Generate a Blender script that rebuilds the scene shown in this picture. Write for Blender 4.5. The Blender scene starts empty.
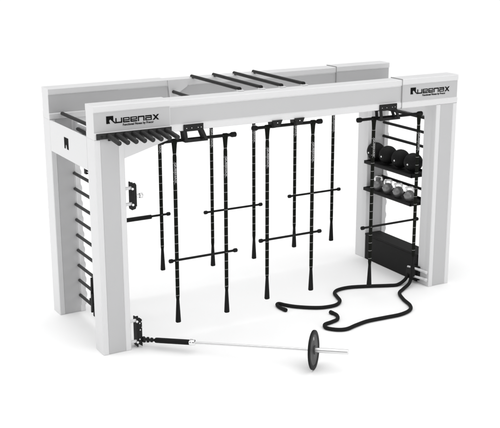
import bpy, bmesh, math, random
from mathutils import Vector, Matrix
random.seed(4)
scene = bpy.context.scene
COL = scene.collection
R = math.radians

# ------------------------------------------------------------------ materials
def mat(name, col, rough=0.5, metal=0.0, noise=0.0, nscale=20.0, bump=0.0, bscale=200.0, spec=0.5, coat=0.0, rvar=0.06):
    m = bpy.data.materials.new(name); m.use_nodes = True
    nt = m.node_tree; b = nt.nodes['Principled BSDF']
    b.inputs['Metallic'].default_value = metal
    b.inputs['Specular IOR Level'].default_value = spec
    b.inputs['Coat Weight'].default_value = coat
    tc = nt.nodes.new('ShaderNodeTexCoord')
    n = nt.nodes.new('ShaderNodeTexNoise'); n.inputs['Scale'].default_value = nscale; n.inputs['Detail'].default_value = 6
    nt.links.new(tc.outputs['Object'], n.inputs['Vector'])
    cr = nt.nodes.new('ShaderNodeMixRGB'); cr.blend_type = 'MIX'
    c = Vector(col[:3]) if len(col) >= 3 else Vector((col[0],)*3)
    cr.inputs['Color1'].default_value = (*(c*(1-noise)), 1); cr.inputs['Color2'].default_value = (*(c*(1+noise)), 1)
    nt.links.new(n.outputs['Fac'], cr.inputs['Fac']); nt.links.new(cr.outputs['Color'], b.inputs['Base Color'])
    mr = nt.nodes.new('ShaderNodeMapRange')
    mr.inputs['To Min'].default_value = max(rough-rvar, 0.02); mr.inputs['To Max'].default_value = min(rough+rvar, 1)
    nt.links.new(n.outputs['Fac'], mr.inputs['Value']); nt.links.new(mr.outputs['Result'], b.inputs['Roughness'])
    if bump > 0:
        n2 = nt.nodes.new('ShaderNodeTexNoise'); n2.inputs['Scale'].default_value = bscale; n2.inputs['Detail'].default_value = 3
        nt.links.new(tc.outputs['Object'], n2.inputs['Vector'])
        bp = nt.nodes.new('ShaderNodeBump'); bp.inputs['Strength'].default_value = bump; bp.inputs['Distance'].default_value = 0.002
        nt.links.new(n2.outputs['Fac'], bp.inputs['Height']); nt.links.new(bp.outputs['Normal'], b.inputs['Normal'])
    return m
g = lambda v: (v, v, v)
WHITE = mat('white_powder_coat', (0.69, 0.69, 0.695), 0.42, noise=0.012, nscale=3, bump=0.05, bscale=420)
WEB   = mat('grey_aluminium_web', (0.50, 0.50, 0.505), 0.45, noise=0.02, nscale=4, bump=0.05, bscale=420)
SEAM  = mat('joint_seam_rubber', g(0.33), 0.7)  # even mid-grey of the thin strips at the sleeve joints
DARK  = mat('dark_steel', g(0.016), 0.5, spec=0.14, noise=0.12, bump=0.06, bscale=300)
GREYS = mat('anthracite_tube', g(0.024), 0.5, spec=0.25, noise=0.1, bump=0.05, bscale=300)
RUNGM = mat('rung_steel', g(0.030), 0.45, spec=0.35, noise=0.1)
STRAP = mat('black_webbing', (0.006, 0.007, 0.005), 0.8, spec=0.12, noise=0.25, nscale=60, bump=0.5, bscale=500)
STITCH = mat('pale_stitching', g(0.30), 0.8)
GRIP  = mat('black_rubber_grip', g(0.008), 0.6, spec=0.14, noise=0.2, bump=0.3, bscale=260)
BLACK = mat('black_vinyl_lettering', g(0.005), 0.7, spec=0.1)
LABW  = mat('white_label_print', g(0.5), 0.6)
CHROME = mat('polished_chrome', g(0.86), 0.16, metal=1.0, rvar=0.03)
SATIN = mat('satin_zinc', g(0.72), 0.32, metal=1.0, noise=0.03)
BARST = mat('bright_bar_steel', g(0.72), 0.30, metal=0.9)
PLATE = mat('cast_iron_plate', g(0.032), 0.5, spec=0.3, noise=0.2, nscale=30, bump=0.2, bscale=180)
PLATER = mat('black_rubber_rim', g(0.008), 0.55, spec=0.14, noise=0.2)
BALL  = mat('pebbled_rubber', g(0.010), 0.6, spec=0.14, noise=0.2, bump=0.6, bscale=170)
KBODY = mat('kettlebell_steel', g(0.24), 0.36, metal=0.35, noise=0.06, nscale=5)
ROPE  = mat('black_braided_rope', g(0.008), 0.65, spec=0.14, noise=0.3, nscale=80, bump=0.8, bscale=260)
BOXM  = mat('black_plyo_board', g(0.011), 0.55, spec=0.14, noise=0.12, nscale=8, bump=0.15, bscale=240)
FLOOR = mat('white_studio_floor', g(0.90), 0.5, noise=0.004, nscale=2, spec=0.25)

# ------------------------------------------------------------------ mesh builder
def basis(d):
    d = Vector(d).normalized()
    a = Vector((0, 0, 1)) if abs(d.z) < 0.9 else Vector((1, 0, 0))
    u = d.cross(a).normalized(); v = u.cross(d).normalized()
    return d, u, v

class MB:
    def __init__(s): s.bm = bmesh.new(); s.mats = []
    def mi(s, m):
        if m not in s.mats: s.mats.append(m)
        return s.mats.index(m)
    def merge(s, b2, m, smooth=None):
        i = s.mi(m)
        for f in b2.faces:
            f.material_index = i
            if smooth is not None: f.smooth = smooth
        me = bpy.data.meshes.new('t'); b2.to_mesh(me); b2.free(); s.bm.from_mesh(me); bpy.data.meshes.remove(me)
    def box(s, a, b, m, bev=0.003, seg=2, M=None):
        a = Vector(a); b = Vector(b); b2 = bmesh.new()
        bmesh.ops.create_cube(b2, size=1)
        c = (a+b)/2; d = b-a
        for v in b2.verts: v.co = Vector((v.co.x*d.x, v.co.y*d.y, v.co.z*d.z)) + c
        if bev: bmesh.ops.bevel(b2, geom=b2.edges[:], offset=min(bev, min(abs(d.x), abs(d.y), abs(d.z))*0.45), segments=seg, affect='EDGES', profile=0.5)
        if M: bmesh.ops.transform(b2, matrix=M, verts=b2.verts[:])
        bmesh.ops.recalc_face_normals(b2, faces=b2.faces[:])
        s.merge(b2, m); return s
    def lathe(s, p0, p1, prof, m, n=24):
        """prof: list of (t metres along axis from p0, radius)"""
        p0 = Vector(p0); d, u, v = basis(Vector(p1)-p0); b2 = bmesh.new(); rings = []
        for t, r in prof:
            if r < 1e-6: rings.append([b2.verts.new(p0+d*t)])
            else: rings.append([b2.verts.new(p0+d*t+(u*math.cos(2*math.pi*k/n)+v*math.sin(2*math.pi*k/n))*r) for k in range(n)])
        for A, B in zip(rings, rings[1:]):
            for k in range(n):
                k2 = (k+1) % n
                if len(A) == 1 and len(B) == 1: continue
                if len(A) == 1: f = b2.faces.new((A[0], B[k], B[k2]))
                elif len(B) == 1: f = b2.faces.new((A[k], B[0], A[k2]))
                else: f = b2.faces.new((A[k], B[k], B[k2], A[k2]))
        bmesh.ops.recalc_face_normals(b2, faces=b2.faces[:])
        for f in b2.faces: f.smooth = True
        for e in b2.edges:
            if len(e.link_faces) == 2 and e.link_faces[0].normal.angle(e.link_faces[1].normal, 0) > 0.6: e.smooth = False
        s.merge(b2, m); return s
    def cyl(s, p0, p1, r, m, n=20, bev=0.003):
        L = (Vector(p1)-Vector(p0)).length; b = min(bev, r*0.6, L*0.3)
        return s.lathe(p0, p1, [(0, 0), (0, r-b), (b*0.3, r-b*0.3), (b, r), (L-b, r), (L-b*0.3, r-b*0.3), (L, r-b), (L, 0)], m, n)
    def prism(s, poly, axis, a, b, m, bev=0.0):
        """poly 2D, extruded along axis 'x','y','z' from a to b. x:(y,z) y:(x,z) z:(x,y)"""
        b2 = bmesh.new()
        def P(q, t):
            return {'x': (t, q[0], q[1]), 'y': (q[0], t, q[1]), 'z': (q[0], q[1], t)}[axis]
        A = [b2.verts.new(P(q, a)) for q in poly]; B = [b2.verts.new(P(q, b)) for q in poly]
        b2.faces.new(A); b2.faces.new(B); n = len(poly)
        for k in range(n): b2.faces.new((A[k], A[(k+1) % n], B[(k+1) % n], B[k]))
        bmesh.ops.recalc_face_normals(b2, faces=b2.faces[:])
        if bev: bmesh.ops.bevel(b2, geom=b2.edges[:], offset=bev, segments=2, affect='EDGES', profile=0.5)
        s.merge(b2, m); return s
    def sweep(s, pts, r, m, n=12, cap=True):
        b2 = bmesh.new(); rings = []; up = Vector((0, 0, 1)); N = len(pts); pts = [Vector(p) for p in pts]
        prev = None
        for i, p in enumerate(pts):
            d = (pts[min(i+1, N-1)]-pts[max(i-1, 0)]).normalized()
            if prev is None: _, u, v = basis(d)
            else:
                u = (prev - d*prev.dot(d)).normalized(); v = u.cross(d)
            prev = u
            rr = r(i/(N-1)) if callable(r) else r
            rings.append([b2.verts.new(p+(u*math.cos(2*math.pi*k/n)+v*math.sin(2*math.pi*k/n))*rr) for k in range(n)])
        for A, B in zip(rings, rings[1:]):
            for k in range(n): b2.faces.new((A[k], B[k], B[(k+1) % n], A[(k+1) % n]))
        if cap: b2.faces.new(rings[0]); b2.faces.new(rings[-1])
        bmesh.ops.recalc_face_normals(b2, faces=b2.faces[:])
        s.merge(b2, m, True); return s
    def build(s, name, parent=None, loc=(0, 0, 0)):
        me = bpy.data.meshes.new(name); s.bm.to_mesh(me); s.bm.free()
        for m in s.mats: me.materials.append(m)
        o = bpy.data.objects.new(name, me); COL.objects.link(o); o.location = loc
        if parent: o.parent = parent
        return o

def thing(name, label, cat, loc=(0, 0, 0), group=None):
    o = bpy.data.objects.new(name, None); COL.objects.link(o); o.location = loc; o.empty_display_size = 0.1
    o['label'] = label; o['category'] = cat
    if group: o['group'] = group
    return o
def tag(o, label, cat, group=None):
    o['label'] = label; o['category'] = cat
    if group: o['group'] = group
def copy_tree(o, parent=None):
    c = o.copy(); COL.objects.link(c)
    if parent: c.parent = parent
    for ch in list(o.children): copy_tree(ch, c)
    return c

# ------------------------------------------------------------------ dimensions of the rig
L, A, B, D, H, HB = 4.395, 0.298, 0.213, 1.289, 2.5, 0.324
ZB = H-HB                       # underside of the beams
SL = 0.79                       # sleeve length at each end

def beam_profile(y0, y1, z0, z1, fl=0.068, rec=0.010, ch=0.010):
    c = 0.006
    return [(y0+c, z0), (y1-c, z0), (y1, z0+c), (y1, z0+fl-ch), (y1-rec, z0+fl), (y1-rec, z1-fl), (y1, z1-fl+ch), (y1, z1-c), (y1-c, z1),
            (y0+c, z1), (y0, z1-c), (y0, z1-fl+ch), (y0+rec, z1-fl), (y0+rec, z0+fl), (y0, z0+fl-ch), (y0, z0+c)]

def text_mesh(body, size, m, name, parent, M, extr=0.0008, sx=1.0, bold=0.0):
    cu = bpy.data.curves.new('t', 'FONT'); cu.body = body; cu.size = size; cu.extrude = extr; cu.resolution_u = 3; cu.offset = bold
    o = bpy.data.objects.new('t', cu); COL.objects.link(o)
    dg = bpy.context.evaluated_depsgraph_get(); me = bpy.data.meshes.new_from_object(o.evaluated_get(dg))
    bpy.data.objects.remove(o); bpy.data.curves.remove(cu)
    me.transform(M @ Matrix.Diagonal((sx, 1, 1, 1)))
    me.materials.clear(); me.materials.append(m); me.name = name
    ob = bpy.data.objects.new(name, me); COL.objects.link(ob); ob.parent = parent
    return ob

def strokes(mb, x, z, w, h, shape, y0, y1, t=0.0098):
    """blocky wide letters made of bars; (x,z) lower left of the glyph"""
    X0, X1, Z0, Z1 = x, x+w, z, z+h; e = 0.00
    def r(a, b, c, d): mb.prism([(a, c), (b, c), (b, d), (a, d)], 'y', y0, y1, BLACK)
    def poly(p): mb.prism(p, 'y', y0, y1, BLACK)
    k = 0.0035
    if shape == 'u':
        poly([(X0, Z1), (X0+t, Z1), (X0+t, Z0+t), (X1-t, Z0+t), (X1-t, Z1), (X1, Z1), (X1, Z0), (X0+k, Z0), (X0, Z0+k)])
    elif shape == 'e':
        m = (Z0+Z1)/2
        poly([(X1, Z0), (X0+k, Z0), (X0, Z0+k), (X0, Z1-k), (X0+k, Z1), (X1-k, Z1), (X1, Z1-k), (X1, m-t*.45), (X0+t, m-t*.45), (X0+t, Z0+t), (X1, Z0+t)][::-1] )
        mb.prism([(X0+t, m+t*.45), (X1-t, m+t*.45), (X1-t, Z1-t*.8), (X0+t, Z1-t*.8)], 'y', y0-0.0008, y0, WEB)
    elif shape == 'n':
        poly([(X0, Z0), (X0+t, Z0), (X0+t, Z1-t), (X1-t, Z1-t), (X1-t, Z0), (X1, Z0), (X1, Z1-k), (X1-k, Z1), (X0, Z1)][::-1])
    elif shape == 'a':
        m = (Z0+Z1)/2
        poly([(X0+k, Z0), (X0, Z0+k*.8), (X0, m+t*.3), (X0+k*.6, m+t*.5), (X1-t, m+t*.5), (X1-t, Z1-t), (X0, Z1-t), (X0, Z1), (X1-k, Z1), (X1, Z1-k), (X1, Z0)])
        mb.prism([(X0+t, Z0+t*.8), (X1-t, Z0+t*.8), (X1-t, m-t*.4), (X0+t, m-t*.4)], 'y', y0-0.0008, y0, WEB)
    elif shape == 'x':
        q = t*1.5; e = 0.002
        poly([(X0, Z0-e), (X0+q, Z0-e), (X1, Z1+e), (X1-q, Z1+e)])
        mb.prism([(X0, Z1+e), (X0+q, Z1+e), (X1, Z0-e), (X1-q, Z0-e)], 'y', y0-0.0006, y1-0.0006, BLACK)

def logo(parent, x, z, scale, yface):
    y0, y1 = yface-0.0025, yface+0.001
    mb = MB(); s = scale
    # square emblem with a notch and a diagonal tail
    S = 0.072*s; x0, z0 = x, z
    mb.prism([(x0, z0), (x0+S*.52, z0), (x0+S*.40, z0+S*.40), (x0+S*.55, z0+S*.56), (x0+S*.80, z0+S*.34), (x0+S*1.0, z0+S*.10), (x0+S, z0+S), (x0, z0+S)], 'y', y0, y1, BLACK)
    mb.prism([(x0+S*.86, z0+S*.30), (x0+S*1.02, z0+S*.34), (x0+S*1.40, z0-S*.02), (x0+S*1.18, z0-S*.02)], 'y', y0-.0007, y1-.0007, BLACK)
    gx = x0+S*1.28; w = 0.069*s; h = 0.049*s
    for i, ch in enumerate('ueenax'):
        strokes(mb, gx+i*0.0765*s, z0-S*.02, w, h, ch, y0, y1, 0.0125*s)
    mb.build('lettering', parent)
    M = Matrix.Translation((x0+0.165*s, y0, z0-0.030*s)) @ Matrix.Rotation(R(90), 4, 'X')
    text_mesh('Functional Fitness by Precor', 0.0285*s, BLACK, 'tagline', parent, M, sx=0.98, bold=0.0007)

# ------------------------------------------------------------------ the rig
rig = thing('training_rig', 'large white and grey four-legged functional training rig frame with twin lettered top beams', 'training rig', (0, 0, 0))

def make_beam(y0, front):
    y1 = y0+B
    mb = MB()
    mb.prism(beam_profile(y0+.005, y1-.005, ZB+.004, H-.009), 'x', SL-0.01, L-SL+0.01, WHITE)
    # grey web inlays on both sides
    for yy, s in ((y0+.015, -1), (y1-.015, 1)):
        a, b = sorted((yy+s*0.002, yy-s*0.004)); mb.box((SL, a, ZB+.078), (L-SL, b, H-.083), WEB, 0)
    beam = mb.build('beam', rig)
    for xa, xb in ((0.0, SL if front else 1.358), (L-SL, L)):
        m2 = MB(); cap = 0.004
        ca, cb = (xa, xa+cap) if xa == 0 else (xb-cap, xb)
        m2.prism(beam_profile(y0, y1, ZB, H), 'x', xa+(cap if xa == 0 else 0), xb-(0 if xa == 0 else cap), WHITE)
        m2.prism(beam_profile(y0, y1, ZB, H), 'x', ca, cb, WHITE)
        a_, b_ = (xa+cap+.001, xb-.004) if xa == 0 else (xa+.004, xb-cap-.001)
        for yy, s in ((y0+.010, -1), (y1-.010, 1)):
            p, q = sorted((yy+s*0.002, yy-s*0.004)); m2.box((a_, p, ZB+.070), (b_, q, H-.070), WEB, 0)
        xs = xb if xa == 0 else xa
        sl = m2.build('sleeve', beam)
        g2 = MB(); g2.box((xs-(.001 if xa == 0 else .006), y0-.0012, ZB-.001), (xs+(.006 if xa == 0 else .001), y1+.0012, H+.0008), WHITE if xa == 0 else SEAM, 0.001, 1)
        if xa != 0: g2.build('joint_gasket', sl)
        else: g2.bm.free()
        if front: logo(sl, 0.128 if xa == 0 else 3.722, 2.322, 1.0 if xa == 0 else 1.02, y0+.008)
    return beam
fb = make_beam(0.0, True)
rb = make_beam(D, False)
# joint plate on the inner face of the rear beam
mb = MB(); mb.prism([(1.362, H-.006), (1.64, H-.006), (1.60, H-.09), (1.50, H-.15), (1.46, ZB+.01), (1.40, ZB+.01)], 'y', D-0.004, D+0.010, WHITE); mb.build('joint_plate', rb)

def leg(x0, y0):
    mb = MB(); c = .006; s = .060; r = .007
    x1, y1 = x0+A, y0+B
    p = [(x0+c, y0), (x0+s-.005, y0), (x0+s, y0+r), (x1-s, y0+r), (x1-s+.005, y0), (x1-c, y0), (x1, y0+c), (x1, y1-c), (x1-c, y1),
         (x1-s+.005, y1), (x1-s, y1-r), (x0+s, y1-r), (x0+s-.005, y1), (x0+c, y1), (x0, y1-c), (x0, y0+c)]
    mb.prism(p, 'z', 0.002, ZB-.001, WHITE)
    mb.box((x0+s+.001, y0+r-.002, .004), (x1-s-.001, y0+r+.004, ZB-.004), WEB, 0)
    mb.box((x0+s+.001, y1-r-.004, .004), (x1-s-.001, y1-r+.002, ZB-.004), WEB, 0)
    return mb.build('leg', rig)
legs = {(i, j): leg(x, y) for i, x in enumerate((0, L-A)) for j, y in enumerate((0, D))}
# corner gussets under the beams
def gusset(x0, x1, y0, parent):
    s = 1 if x1 > x0 else -1
    mb = MB(); mb.prism([(x0, 1.972), (x1, 2.112), (x1, ZB-.001), (x0, ZB-.001)], 'y', y0+.012, y0+B-.012, WHITE)
    mb.build('gusset', parent)
gusset(A+.0005, SL, 0, legs[(0, 0)]); gusset(A+.0005, SL, D, legs[(0, 1)])

# end panels between the legs
Y0, Y1 = B+.0005, D-.0005
mb = MB(); mb.box((0.0, Y0, 1.848), (.018, Y1, ZB-.004), WHITE, .0015); mb.box((.018, Y0, 1.848), (.262, Y1, 1.862), WHITE, 0)
mb.box((.262, Y0, 1.848), (.280, Y1, ZB-.03), WHITE, .0015)
mb.box((.020, Y0+.001, 2.03), (.260, Y1-.001, 2.045), WEB, 0)
pan = mb.build('end_panel', rig)
mb = MB(); yc, zc = .795, 2.012; k = .062
mb.prism([(yc-k, zc-.058), (yc-k*.25, zc-.058), (yc-k*.05, zc-.02), (yc+k*.25, zc-.012), (yc+k*.45, zc-.058), (yc+k, zc-.058), (yc+k, zc+.058), (yc-k, zc+.058)], 'x', -.002, .001, BLACK)
mb.build('emblem', pan)
mb = MB(); mb.box((L-.05, Y0, 1.955), (L-.03, Y1, ZB-.004), WHITE, .0015); mb.box((L-.018, Y0, 1.90), (L, Y1, ZB-.004), WHITE, .0015)
mb.build('end_panel', rig)

# wall bars
first = None
def rung(x, z, m, r=.0172):
    mb = MB(); mb.cyl((x, Y0+.0, z), (x, Y1, z), r, m, 16); mb.build('rung', rig)
for k in range(10):
    rung(.240, 1.578+.173-.173*k, RUNGM)
for k in range(6):
    rung(4.337, 1.93-.174*k, DARK)
def rung_plate(x, y0, y1, zs, zlo, zhi):
    """holder plate with a lobe at every rung"""
    poly = []; z = zlo
    pts = []
    n = 150
    for i in range(n+1):
        zz = zlo+(zhi-zlo)*i/n
        d = min(abs(zz-q) for q in zs)
        pts.append((x+.026+.014*max(0, 1-(d/.045)**2) if d < .045 else x+.026, zz))
    poly = [(x-.03, zlo)]+pts+[(x-.03, zhi)]
    mb = MB(); mb.prism(poly, 'y', y0, y1, WHITE); mb.build('rung_holder', rig)
zsL = [1.751-.173*k for k in range(10)]; zsR = [1.93-.174*k for k in range(11)]
rung_plate(.277, D-.014, D-.0008, zsL, .08, 1.84)
rung_plate(4.374, D-.014, D-.0008, zsR, .08, 1.95)
rung_plate(.277, B+.0008, B+.014, zsL, .08, 1.84)

# pull-up bars lying across the two beams, and lower crossing bars
for x0, x1 in ((1.685, 1.672), (1.960, 1.925), (2.225, 2.172), (2.478, 2.446)):
    mb = MB(); a = Vector((x0, D+.06, H+.012)); b = Vector((x1, B-.01, H+.012))
    mb.cyl(a, b, .0185, GREYS, 18, .006)
    d = (b-a).normalized(); mb.cyl(b-d*.03, b+d*.004, .0205, DARK, 18, .004)
    p = mb.build('pull_up_bar', rig)
    mb = MB(); mb.box((x0-.02, D+.02, H-.008), (x0+.02, D+.07, H+.004), WHITE, .002); mb.build('saddle', p)
    mb = MB(); mb.box((x1-.03, B-.05, H-.008), (x1+.03, B+.012, H+.004), WHITE, .002); mb.build('saddle', p)
for a, b in (((1.43, D-.004, 2.362), (1.40, B, 2.362)), ((.135, D-.012, 2.235), (.135, B, 2.235)), ((.205, 1.02, 2.105), (.165, B, 2.105))):
    mb = MB(); mb.cyl(a, b, .0185, GREYS, 18, .004); mb.build('cross_bar', rig)
mb = MB(); mb.box((.190, B+.001, 2.140), (.225, 1.0, 2.172), WHITE, .006); mb.build('cross_rail', rig)
mb = MB(); mb.box((.215, 1.0, 2.05), (.262, 1.05, 2.13), WHITE, .002); mb.build('bar_bracket', rig)

# peg rack on the front beam
mb = MB(); mb.box((.019, -.012, 2.181), (.795, -.0005, 2.238), GREYS, .002)
mb.box((.135, -.010, 2.160), (.790, -.0005, 2.1805), DARK, .002)
rack = mb.build('peg_rack', rig)
for k in range(8):
    x = .158+.0855*k
    mb = MB(); a = Vector((x-.022, -.008, 2.212)); b = Vector((x, -.235, 2.172)); mb.cyl(a, b, .0235, GREYS, 18, .007)
    mb.build('peg', rack)
mb = MB(); mb.cyl((.072, -.016, 2.208), (.072, -.011, 2.208), .012, DARK, 12, .001); mb.build('bolt', rack)

# hooks that carry the front strap sets
def hook_frame(x0, x1):
    """trapezoid frame: plate on the flange with two splayed arms and a floor bar"""
    mb = MB(); zt, zb = 2.243, 2.085; xm0, xm1 = x0, x1
    mb.box((x0, -.010, 2.172), (x1, -.0005, zt), DARK, .002)
    for yy in (-.008, .075):
        mb.prism([(x0, 2.18), (x0+.032, 2.18), (x0+.045, zb-.01), (x0+.012, zb-.01)], 'y', yy-.006, yy+.006, DARK)
        mb.prism([(x1, 2.18), (x1-.032, 2.18), (x1+.012, zb-.01), (x1+.046, zb-.01)], 'y', yy-.006, yy+.006, DARK)
    mb.box((x0+.012, -.014, zb-.022), (x1+.046, .085, zb-.008), DARK, .002)
    mb.box((x0, .06, 2.160), (x1, .10, ZB-.001), DARK, .002)
    o = mb.build('hook_bracket', rig)
    for fx in (.14, .40, .72, .88):
        mb = MB(); x = x0+(x1-x0)*fx; mb.cyl((x, -.0135, 2.205), (x, -.0095, 2.205), .0045, SATIN, 10, .001); mb.build('bolt', o)
hook_frame(.925, 1.142); hook_frame(3.295, 3.530)
for xc in (1.995, 2.265):
    mb = MB(); mb.prism([(xc-.062, 2.192), (xc+.062, 2.192), (xc+.034, 2.128), (xc+.024, 2.118), (xc-.024, 2.118), (xc-.034, 2.128)], 'y', -.012, -.0005, DARK, .0015)
    mb.prism([(xc-.02, 2.10), (xc+.02, 2.10), (xc+.03, ZB-.001), (xc-.03, ZB-.001)], 'y', .06, .14, DARK)
    o = mb.build('hook_bracket', rig)
    mb = MB(); mb.cyl((xc, -.015, 2.165), (xc, -.0115, 2.165), .006, SATIN, 10, .001); mb.build('bolt', o)

# anchor brackets on the front left leg
def anchor(z0, z1, zc, name, xr=.418):
    mb = MB()
    zm = (z0+z1)/2
    mb.box((.372, .020, z0), (.385, .115, z1), DARK, .003)
    mb.prism([(.385, z0+.03), (xr, z0), (xr, z1-.02), (.405, z1), (.385, z1)], 'y', .020, .033, DARK, .001)
    mb.box((.385, .100, z0+.03), (xr-.005, .112, z1-.01), DARK, .003)
    o = mb.build(name, rig)
    for z in zc:
        mb = MB(); mb.cyl((.2985, .045, z), (.385, .045, z), .0165, WHITE, 16, .004); mb.box((.2985, .020, z-.016), (.306, .105, z+.016), WHITE, .003)
        cl = mb.build('clamp', o)
        mb = MB(); mb.cyl((.373, .007, z-.004), (.373, .021, z-.004), .013, SATIN, 14, .003); mb.build('bolt', cl)
    return o
up = anchor(1.475, 1.715, (1.665, 1.505), 'anchor_bracket')
mb = MB(); mb.cyl((.412, .025, 1.583), (.445, .025, 1.583), .018, SATIN, 18, .003); mb.cyl((.445, .025, 1.583), (.480, .025, 1.583), 0.026, SATIN, 22, .006); mb.build('plunger_knob', up)
mb = MB(); mb.prism([(.36, 1.490), (.412, 1.490), (.405, 1.455), (.365, 1.445)], 'y', .02, .10, DARK, .002); mb.build('hook', up)
lo = anchor(.008, .318, (.290, .066), 'landmine_bracket', .428)
for x, z in ((.402, .262), (.423, .275), (.405, .190), (.425, .215), (.398, .09)):
    mb = MB(); mb.cyl((x, .012, z), (x, .021, z), .0075, SATIN, 12, .002); mb.build('bolt', lo)

# barbell axis
PC = Vector((1.643, -1.286, .190)); PA = Vector((.470, -.020, .083))
ax = (PC-PA).normalized()
mb = MB(); mb.box((.425, -.012, .055), (.452, .028, .110), DARK, .003)
mb.cyl((.448, .005, .083), PA+ax*.02, .014, DARK, 14); mb.cyl(PA-Vector((0, 0, .026)), PA+Vector((0, 0, .026)), .016, DARK, 16)
mb.lathe(PA, PA+ax, [(0, 0), (0, .014), (.03, .014), (.032, .024), (.05, .024), (.052, .014), (.075, .014)], DARK)
mb.build('swivel_joint', lo)
mb = MB(); mb.lathe(PA, PA+ax, [(.07, 0), (.07, .012), (.085, .026), (.10, .0275), (.455, .0275), (.46, .0265), (.46, .010)], GRIP); mb.build('landmine_sleeve', lo)
# the barbell
bar = thing('barbell', 'long silver barbell lying from the landmine sleeve to the weight plate on the floor', 'barbell', PA)
def B_(prof, m, name, parent=bar, n=24):
    mb = MB(); mb.lathe((0, 0, 0), ax, prof, m, n); return mb.build(name, parent)
B_([(.455, .0), (.455, .030), (.462, .033), (.480, .033), (.484, .029), (.510, .029), (.516, .020), (.516, 0)], CHROME, 'collar')
dc = (PC-PA).length
B_([(.51, 0), (.51, .0125), (dc-.045, .0125), (dc-.045, 0)], BARST, 'shaft')
B_([(dc-.05, 0), (dc-.05, .026), (dc-.046, .030), (dc-.030, .030), (dc-.028, .0245), (dc+.335, .0245), (dc+.340, .022), (dc+.340, 0)], BARST, 'bar_sleeve')
# weight plate
Rp = .192
wp = thing('weight_plate', 'black round weight plate standing on edge around the barbell sleeve', 'weight plate', PC)
mb = MB(); mb.lathe((0, 0, 0), ax, [(-.020, .0250), (-.020, .040), (-.017, .042), (-.010, .043), (-.0065, .05), (-.0065, .145), (-.0075, .150), (.0075, .150), (.0065, .145), (.0065, .05), (.010, .043), (.017, .042), (.020, .040), (.020, .0250)], PLATE, 56); mb.build('disc', wp)
mb = MB(); mb.lathe((0, 0, 0), ax, [(-.008, .149), (-.0105, .152), (-.0110, .158), (-.0110, Rp-.006), (-.009, Rp-.001), (-.006, Rp), (.006, Rp), (.009, Rp-.001), (.0110, Rp-.006), (.0110, .158), (.0105, .152), (.008, .149)], PLATER, 64); mb.build('rim', wp)
dz, u_, v_ = basis(ax)
mb = MB()
q = Matrix((-u_, v_, dz)).transposed().to_4x4()
mb.box((-.010, .100, .0060), (.010, .130, .0075), LABW, .0005, 1, M=q)
mb.build('weight_mark', wp)

# dark clip hanging on the lower left rungs
mb = MB()
Mx = Matrix.Translation((.225, .86, .33)) @ Matrix.Rotation(R(4), 4, 'X')
mb.box((-.018, -.012, -.20), (.018, .012, .20), DARK, .004, M=Mx)
mb.box((-.025, -.055, -.17), (.025, -.010, .03), DARK, .006, M=Mx)
mb.box((-.02, .012, -.11), (.02, .05, -.05), DARK, .006, M=Mx)
mb.box((-.014, -.08, -.22), (.014, -.045, -.08), DARK, .004, M=Mx)
mb.build('rung_clip', rig)
mb = MB(); mb.cyl((.06, B+.0005, 1.79), (.06, .42, 1.79), .005, WHITE, 12); mb.box((.045, .40, 1.765), (.075, .45, 1.825), DARK, .004); mb.build('safety_latch', rig)

# shelves
def shelf(z):
    mb = MB(); x0, x1, y0, y1 = 4.045, 4.31, .335, 1.286; t = .036
    mb.box((x0, y0, z-.010), (x1, y1, z-.004), DARK, .001)
    mb.box((x0, y0, z-t), (x0+.012, y1, z+.004), DARK, .002); mb.box((x1-.012, y0, z-t), (x1, y1, z+.02), DARK, .002)
    mb.box((x0, y0, z-t), (x1, y0+.012, z+.004), DARK, .002); mb.box((x0, y1-.012, z-t), (x1, y1, z+.004), DARK, .002)
    mb.box((x1-.002, y0+.02, z-.02), (x1+.045, y0+.05, z+.09), DARK, .003); mb.box((x1-.002, y1-.05, z-.02), (x1+.045, y1-.02, z+.09), DARK, .003)
    mb.build('shelf', rig)
shelf(1.296); shelf(.950)

# rope anchor on the front right leg
XL = L-A
mb = MB()
mb.box((XL-.028, .16, .035), (XL-.0005, .30, .205), DARK, .004)
mb.box((XL-.105, .20, .065), (XL-.020, .30, .175), DARK, .006)
mb.cyl((XL-.075, .23, .03), (XL-.075, .23, .21), .016, DARK, 16)
ra = mb.build('anchor_bracket', rig)
for z, yb in ((.178, .30), (.085, .235)):
    mb = MB(); mb.sweep([(XL-.085, yb, z+.008), (XL-.055, yb-.05, z), (XL-.025, yb-.13, z-.004), (XL-.014, .02+.03, z-.006), (XL-.010, .02, z-.006)], lambda t: .012+.009*t, WHITE, 12); mb.build('clamp', ra)

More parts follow.
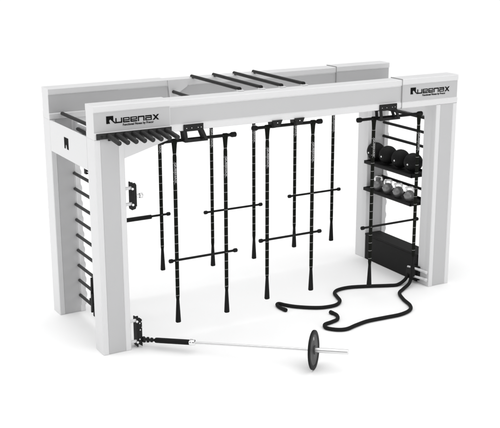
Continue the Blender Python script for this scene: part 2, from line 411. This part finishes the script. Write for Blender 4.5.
# ------------------------------------------------------------------ strap sets
def hw(z, top, bot):
    """half width of the strap at height z"""
    d = top-z; e = z-bot
    if d < .14: return .030-(.030-.0175)*max(0, d)/.14
    if e < .25: return .0285-.0125*(e/.25) if e > .006 else .024
    if e < .29: return .016+.0045*(e-.25)/.04
    return .0205
def make_strap(x, y, top, bot, parent):
    mb = MB(); b2 = bmesh.new(); n = 16; zs = []
    z = top+.020
    zs = [top+.020, top+.012, top]
    z = top-.02
    while z > bot+.30: zs.append(z); z -= .02
    zs += [bot+.29, bot+.25, bot+.2, bot+.1, bot+.02, bot+.006, bot]
    ticks = [top-.13-.093*i for i in range(30) if top-.13-.093*i > bot+.27]
    for t in ticks: zs += [t+.0022, t-.0022]
    zs = sorted(set(round(q, 5) for q in zs), reverse=True); rings = []
    for z in zs:
        a = hw(min(z, top), top, bot); b = .0125 if z-bot > .28 else a*.78
        if z > top: a *= .92 if z > top+.015 else 1; b = .019
        elif top-z < .03: b = .020
        rings.append([b2.verts.new((x+a*(abs(math.cos(t))**.7)*math.copysign(1, math.cos(t)), y+b*(abs(math.sin(t))**.7)*math.copysign(1, math.sin(t)), z)) for t in [2*math.pi*(k+.5)/n for k in range(n)]])
    si = []
    for (z1, Ar), (z2, Br) in zip(zip(zs, rings), zip(zs[1:], rings[1:])):
        st = any(abs((z1+z2)/2-t) < .002 for t in ticks)
        for k in range(n):
            f = b2.faces.new((Ar[k], Br[k], Br[(k+1) % n], Ar[(k+1) % n])); f.smooth = True
            if st: si.append(f)
    b2.faces.new(rings[0]); b2.faces.new(rings[-1])
    bmesh.ops.recalc_face_normals(b2, faces=b2.faces[:])
    i0 = mb.mi(STRAP); i1 = mb.mi(STITCH); i2 = mb.mi(GRIP)
    ss = set(si)
    for f in b2.faces: f.material_index = i1 if f in ss else (i2 if f.calc_center_median().z < bot+.25 else i0)
    me = bpy.data.meshes.new('t'); b2.to_mesh(me); b2.free(); mb.bm.from_mesh(me); bpy.data.meshes.remove(me)
    s = mb.build('strap', parent)
    # printed label
    zt = top-.205
    m2 = MB(); m2.box((x-.0145, y-.0150, zt-.235), (x+.0145, y-.0120, zt), BLACK, 0)
    for a, b in (((x-.0145, zt-.235), (x-.0118, zt)), ((x+.0118, zt-.235), (x+.0145, zt))): m2.box((a[0], y-.0158, a[1]), (b[0], y-.0151, b[1]), STITCH, 0)
    lab = m2.build('label_tag', s)
    M = Matrix.Translation((x-.0075, y-.0160, zt-.010)) @ Matrix.Rotation(R(90), 4, 'X') @ Matrix.Rotation(R(-90), 4, 'Z')
    text_mesh('QUEENAX', .022, LABW, 'label_print', lab, M, extr=.0005, sx=2.05, bold=.0003)
    return s
def knob_bar(xa, xb, y, z, r, kr, kl, name, knob, parent):
    mb = MB(); mb.cyl((xa+.01, y, z), (xb-.01, y, z), r, GRIP, 18); o = mb.build(name, parent)
    for x, s in ((xa, 1), (xb, -1)):
        mb = MB(); mb.lathe((x, y, z), (x+s, y, z), [(0, 0), (.001, kr*.7), (.006, kr*.95), (.014, kr), (kl*.7, kr), (kl, r+.001), (kl, r*.8)], GRIP, 20); mb.build(knob, o)
    return o
def strap_set(label, y, xa, xb, ztop, x1, x2, zbot, la, lb, zlow, grip=None, hide_top=False):
    t = thing('strap_ladder', label, 'suspension strap', (0, 0, 0), 'black suspension strap sets hanging from the rig beams')
    knob_bar(xa, xb, y, ztop, .0165, .027, .070, 'top_bar', 'end_knob', t)
    for x in (x1, x2): make_strap(x, y, ztop, zbot, t)
    o = knob_bar(la, lb, y, zlow, .0125, .0215, .050, 'low_bar', 'end_knob', t)
    if grip:
        mb = MB(); mb.cyl((grip[0], y, zlow-.004), (grip[1], y, zlow-.004), .025, GRIP, 18, .004); mb.build('foam_grip', o)
    # short hanging loops up to the beam for the rear sets
    if hide_top:
        for xc in ((xa+xb)/2-.14, (xa+xb)/2+.14):
            mb = MB(); mb.box((xc-.03, y-.008, ztop+.015), (xc+.03, y+.008, ZB-.001), DARK, .002); mb.build('hanger', t)
    return t
strap_set('front strap pair hanging just right of the peg rack, nearest the barbell grip', .1, .695, 1.567, 2.070, .870, 1.442, .155, .781, 1.572, .830)
strap_set('front strap pair at the middle of the front beam, below two small triangular hooks', .1, 1.755, 2.616, 2.110, 1.938, 2.502, .215, 1.838, 2.627, .886)
strap_set('front strap pair hanging before the ball shelf and beside the right leg', .1, 3.073, 3.972, 2.076, 3.302, 3.931, .130, 3.167, 3.979, .833)
strap_set('rear strap pair behind the front left leg, low bar ending in thick grip', 1.4, .55, 1.43, 2.095, .730, 1.298, .274, .60, 1.408, .940, grip=(.62, 1.17), hide_top=True)
strap_set('rear strap pair under the four pull-up bars, seen between the front left and middle sets', 1.4, 1.79, 2.66, 2.095, 1.953, 2.517, .218, 1.843, 2.632, .890, hide_top=True)
strap_set('rear strap pair hanging left of the rear right leg, above the curling rope end', 1.4, 2.93, 3.80, 2.110, 3.092, 3.646, .275, 2.998, 3.770, .937, hide_top=True)

# ------------------------------------------------------------------ medicine balls, kettlebells, box
Rb = .114
ball = thing('medicine_ball', 'tmp', 'medicine ball', (4.180, 1.225, 1.2965+Rb), 'medicine balls on the upper shelf')
mb = MB(); prof = []
for i in range(49):
    t = math.pi*i/48; r = Rb
    for gz in (math.pi*.5,):
        r -= .0022*math.exp(-((t-gz)/.028)**2)
    prof.append((-r*math.cos(t)+Rb, max(r*math.sin(t), 0) if 0 < i < 48 else 0))
mb.lathe((-Rb*.55, Rb*.83, 0), (0, 0, 0), prof, BALL, 48)
# recentre: lathe axis passes through the origin
dd = (Vector((0, 0, 0))-Vector((-Rb*.55, Rb*.83, 0))).length
sh = Vector((Rb*.55, -Rb*.83, 0)).normalized()*(dd-Rb)
bmesh.ops.translate(mb.bm, vec=sh, verts=mb.bm.verts[:])
mb.build('shell', ball)
dv = Vector((-.99, -.10, -.06)).normalized()
mb = MB(); mb.cyl(dv*(Rb-.004), dv*(Rb+.003), .0115, SATIN, 16, .002); mb.build('valve', ball)
for k, (y, lb) in enumerate(((1.225, 'first medicine ball on the upper shelf, touching the rear right leg side'), (.972, 'second medicine ball from the rear leg on the upper shelf'),
                             (.722, 'third medicine ball from the rear leg on the upper shelf'), (.478, 'medicine ball nearest the front right leg on the upper shelf'))):
    o = ball if k == 0 else copy_tree(ball)
    o.location = (4.180, y, 1.2965+Rb); o['label'] = lb; o.rotation_euler = (R(4*k), 0, R(-5+5*k))
kb = thing('kettlebell', 'tmp', 'kettlebell', (4.13, 1.08, .9465), 'kettlebells on the lower shelf')
rk = .066
mb = MB(); prof = [(0, 0), (.001, .036), (.004, .041)]
for i in range(6, 33):
    t = math.pi*i/36; prof.append((rk*.97-rk*math.cos(t), rk*math.sin(t)))
prof += [(.128, .022), (.128, 0)]
mb.lathe((0, 0, 0), (0, 0, 1), prof, KBODY, 40); mb.build('body', kb)
pts = [(0, -.030, .105), (0, -.039, .128), (0, -.042, .146), (0, -.040, .160), (0, -.030, .170), (0, -.015, .173), (0, 0, .174), (0, .015, .173), (0, .030, .170), (0, .040, .160), (0, .042, .146), (0, .039, .128), (0, .030, .105)]
mb = MB(); mb.sweep(pts, .0128, CHROME, 14); mb.build('handle', kb)
mb = MB(); dv = Vector((.15, .98, .02)).normalized(); c = Vector((0, 0, rk*.97)); mb.cyl(c+dv*(rk-.004), c+dv*(rk+.002), .010, SATIN, 14, .002); mb.build('badge', kb)
for k, (y, lb) in enumerate(((1.085, 'first kettlebell on the lower shelf, nearest the rear right leg'), (.890, 'second kettlebell from the rear leg on the lower shelf'),
                             (.680, 'third kettlebell from the rear leg on the lower shelf'), (.462, 'kettlebell nearest the front right leg on the lower shelf'))):
    o = kb if k == 0 else copy_tree(kb)
    o.location = (4.128, y, .9465); o['label'] = lb; o.rotation_euler = (0, 0, R((52, 60, 56, 50)[k]))

mb = MB(); x0, x1, y0, y1 = 4.092, 4.318, B+.012, D-.010
box_ = thing('storage_box', 'long low black storage box on the floor between the two right legs', 'storage box', (4.2, .75, 0))
def bb(a, b, name, m=BOXM, bev=.004):
    q = MB(); o = Vector((4.2, .75, 0)); q.box(Vector(a)-o, Vector(b)-o, m, bev); return q.build(name, box_)
bb((x0, y0, .002), (x1, y1, .318), 'body'); bb((x0-.003, y0-.003, .3185), (x1+.003, y1+.003, .340), 'lid', BOXM, .003)

# ------------------------------------------------------------------ battle rope
def smooth(pts, n=9):
    out = []; P = [Vector(p) for p in pts]; P = [P[0]*2-P[1]]+P+[P[-1]*2-P[-2]]
    for i in range(1, len(P)-2):
        a, b, c, d = P[i-1:i+3]
        for k in range(n):
            t = k/n; out.append(.5*((2*b)+(c-a)*t+(2*a-5*b+4*c-d)*t*t+(3*b-a-3*c+d)*t**3))
    out.append(P[-2]); return out
A_ = [(4.02, .275), (3.93, .235), (3.798, .203), (3.685, .231), (3.475, .326), (3.252, .408), (3.087, .405), (2.986, .336), (2.942, .224), (2.889, .085), (2.777, .0), (2.619, .003), (2.49, .066), (2.357, .179), (2.285, .278), (2.246, .352), (2.208, .335), (2.190, .247), (2.203, .136)]
B2 = [(4.02, .225), (3.90, .112), (3.765, .050), (3.633, -.047), (3.548, -.228), (3.492, -.421), (3.398, -.540), (3.227, -.598), (3.023, -.590), (2.796, -.580), (2.617, -.616), (2.472, -.655), (2.373, -.622), (2.302, -.526), (2.340, -.436), (2.442, -.410), (2.544, -.372), (2.606, -.266), (2.598, -.157)]
rr = .0205
def z_(i): return (.11, .05)[i] if i < 2 else rr
pa = [(x, y, z_(i)) for i, (x, y) in enumerate(A_)][::-1]
pb = [(x, y, z_(i)+(0.0)) for i, (x, y) in enumerate(B2)]
mid = [(4.055, .262, .122)]
path = smooth(pa+mid+pb, 10)
rope = thing('battle_rope', 'thick black battle rope snaking in two curls over the white floor from the right leg', 'battle rope', (4.02, .25, 0))
o3 = Vector((4.02, .25, 0))
mb = MB(); mb.sweep([p-o3 for p in path], rr, ROPE, 14); mb.build('cord', rope)
for e, f in ((0, 8), (-1, -9)):
    a = path[e]-o3; b = path[f]-o3
    mb = MB(); d = (b-a).normalized(); mb.cyl(a-d*.006, a+d*.05, rr+.0025, GRIP, 18, .006); mb.build('end_cap', rope)

# ------------------------------------------------------------------ floor
mb = MB(); b2 = bmesh.new(); bmesh.ops.create_grid(b2, x_segments=2, y_segments=2, size=400); mb.merge(b2, FLOOR)
fl = mb.build('floor'); fl['kind'] = 'structure'

# ------------------------------------------------------------------ light
w = bpy.data.worlds.new("World"); scene.world = w; w.use_nodes = True
nt = w.node_tree; bg = nt.nodes['Background']
tc = nt.nodes.new('ShaderNodeTexCoord'); sp = nt.nodes.new('ShaderNodeSeparateXYZ'); nt.links.new(tc.outputs['Generated'], sp.inputs[0])
pw = nt.nodes.new('ShaderNodeMath'); pw.operation = 'POWER'; pw.inputs[1].default_value = 2.0; pw.use_clamp = True
mx = nt.nodes.new('ShaderNodeMath'); mx.operation = 'MAXIMUM'; mx.inputs[1].default_value = 0.0
nt.links.new(sp.outputs['Z'], mx.inputs[0]); nt.links.new(mx.outputs[0], pw.inputs[0])
mr = nt.nodes.new('ShaderNodeMapRange'); mr.inputs['To Min'].default_value = 0.06; mr.inputs['To Max'].default_value = 2.50; nt.links.new(pw.outputs[0], mr.inputs['Value'])
nt.links.new(mr.outputs['Result'], bg.inputs['Strength']); bg.inputs['Color'].default_value = (1, 1, 1, 1)
def area(name, loc, tgt, size, power):
    l = bpy.data.lights.new(name, 'AREA'); l.shape = 'RECTANGLE'; l.size, l.size_y = size; l.energy = power
    o = bpy.data.objects.new(name, l); COL.objects.link(o); o.location = loc
    o.rotation_euler = (Vector(tgt)-Vector(loc)).to_track_quat('-Z', 'Y').to_euler(); return o
area('softbox', (-6.5, 2.3, 3.0), (0.0, .9, 1.1), (2.2, 4), 125)
area('softbox', (3.0, -8.5, 2.4), (2.4, 0, 1.3), (5, 2.5), 170)

# ------------------------------------------------------------------ camera
cam = bpy.data.cameras.new('camera'); co = bpy.data.objects.new('camera', cam); COL.objects.link(co)
yaw, pitch, roll = .5141, .2692, -.0029
fw = Vector((math.sin(yaw)*math.cos(pitch), math.cos(yaw)*math.cos(pitch), -math.sin(pitch)))
r0 = Vector((math.cos(yaw), -math.sin(yaw), 0)); u0 = r0.cross(fw)
r2 = r0*math.cos(roll)+u0*math.sin(roll); u2 = -r0*math.sin(roll)+u0*math.cos(roll)
Mc = Matrix((r2, u2, -fw)).transposed().to_4x4(); Mc.translation = Vector((-3.3321, -8.861, 4.0405)); co.matrix_world = Mc
cam.sensor_fit = 'HORIZONTAL'; cam.sensor_width = 36; cam.lens = 1014.9856/500*36; cam.clip_end = 2000
scene.camera = co
scene.view_settings.view_transform = 'Standard'; scene.view_settings.look = 'None'; scene.view_settings.exposure = 0; scene.view_settings.gamma = 1
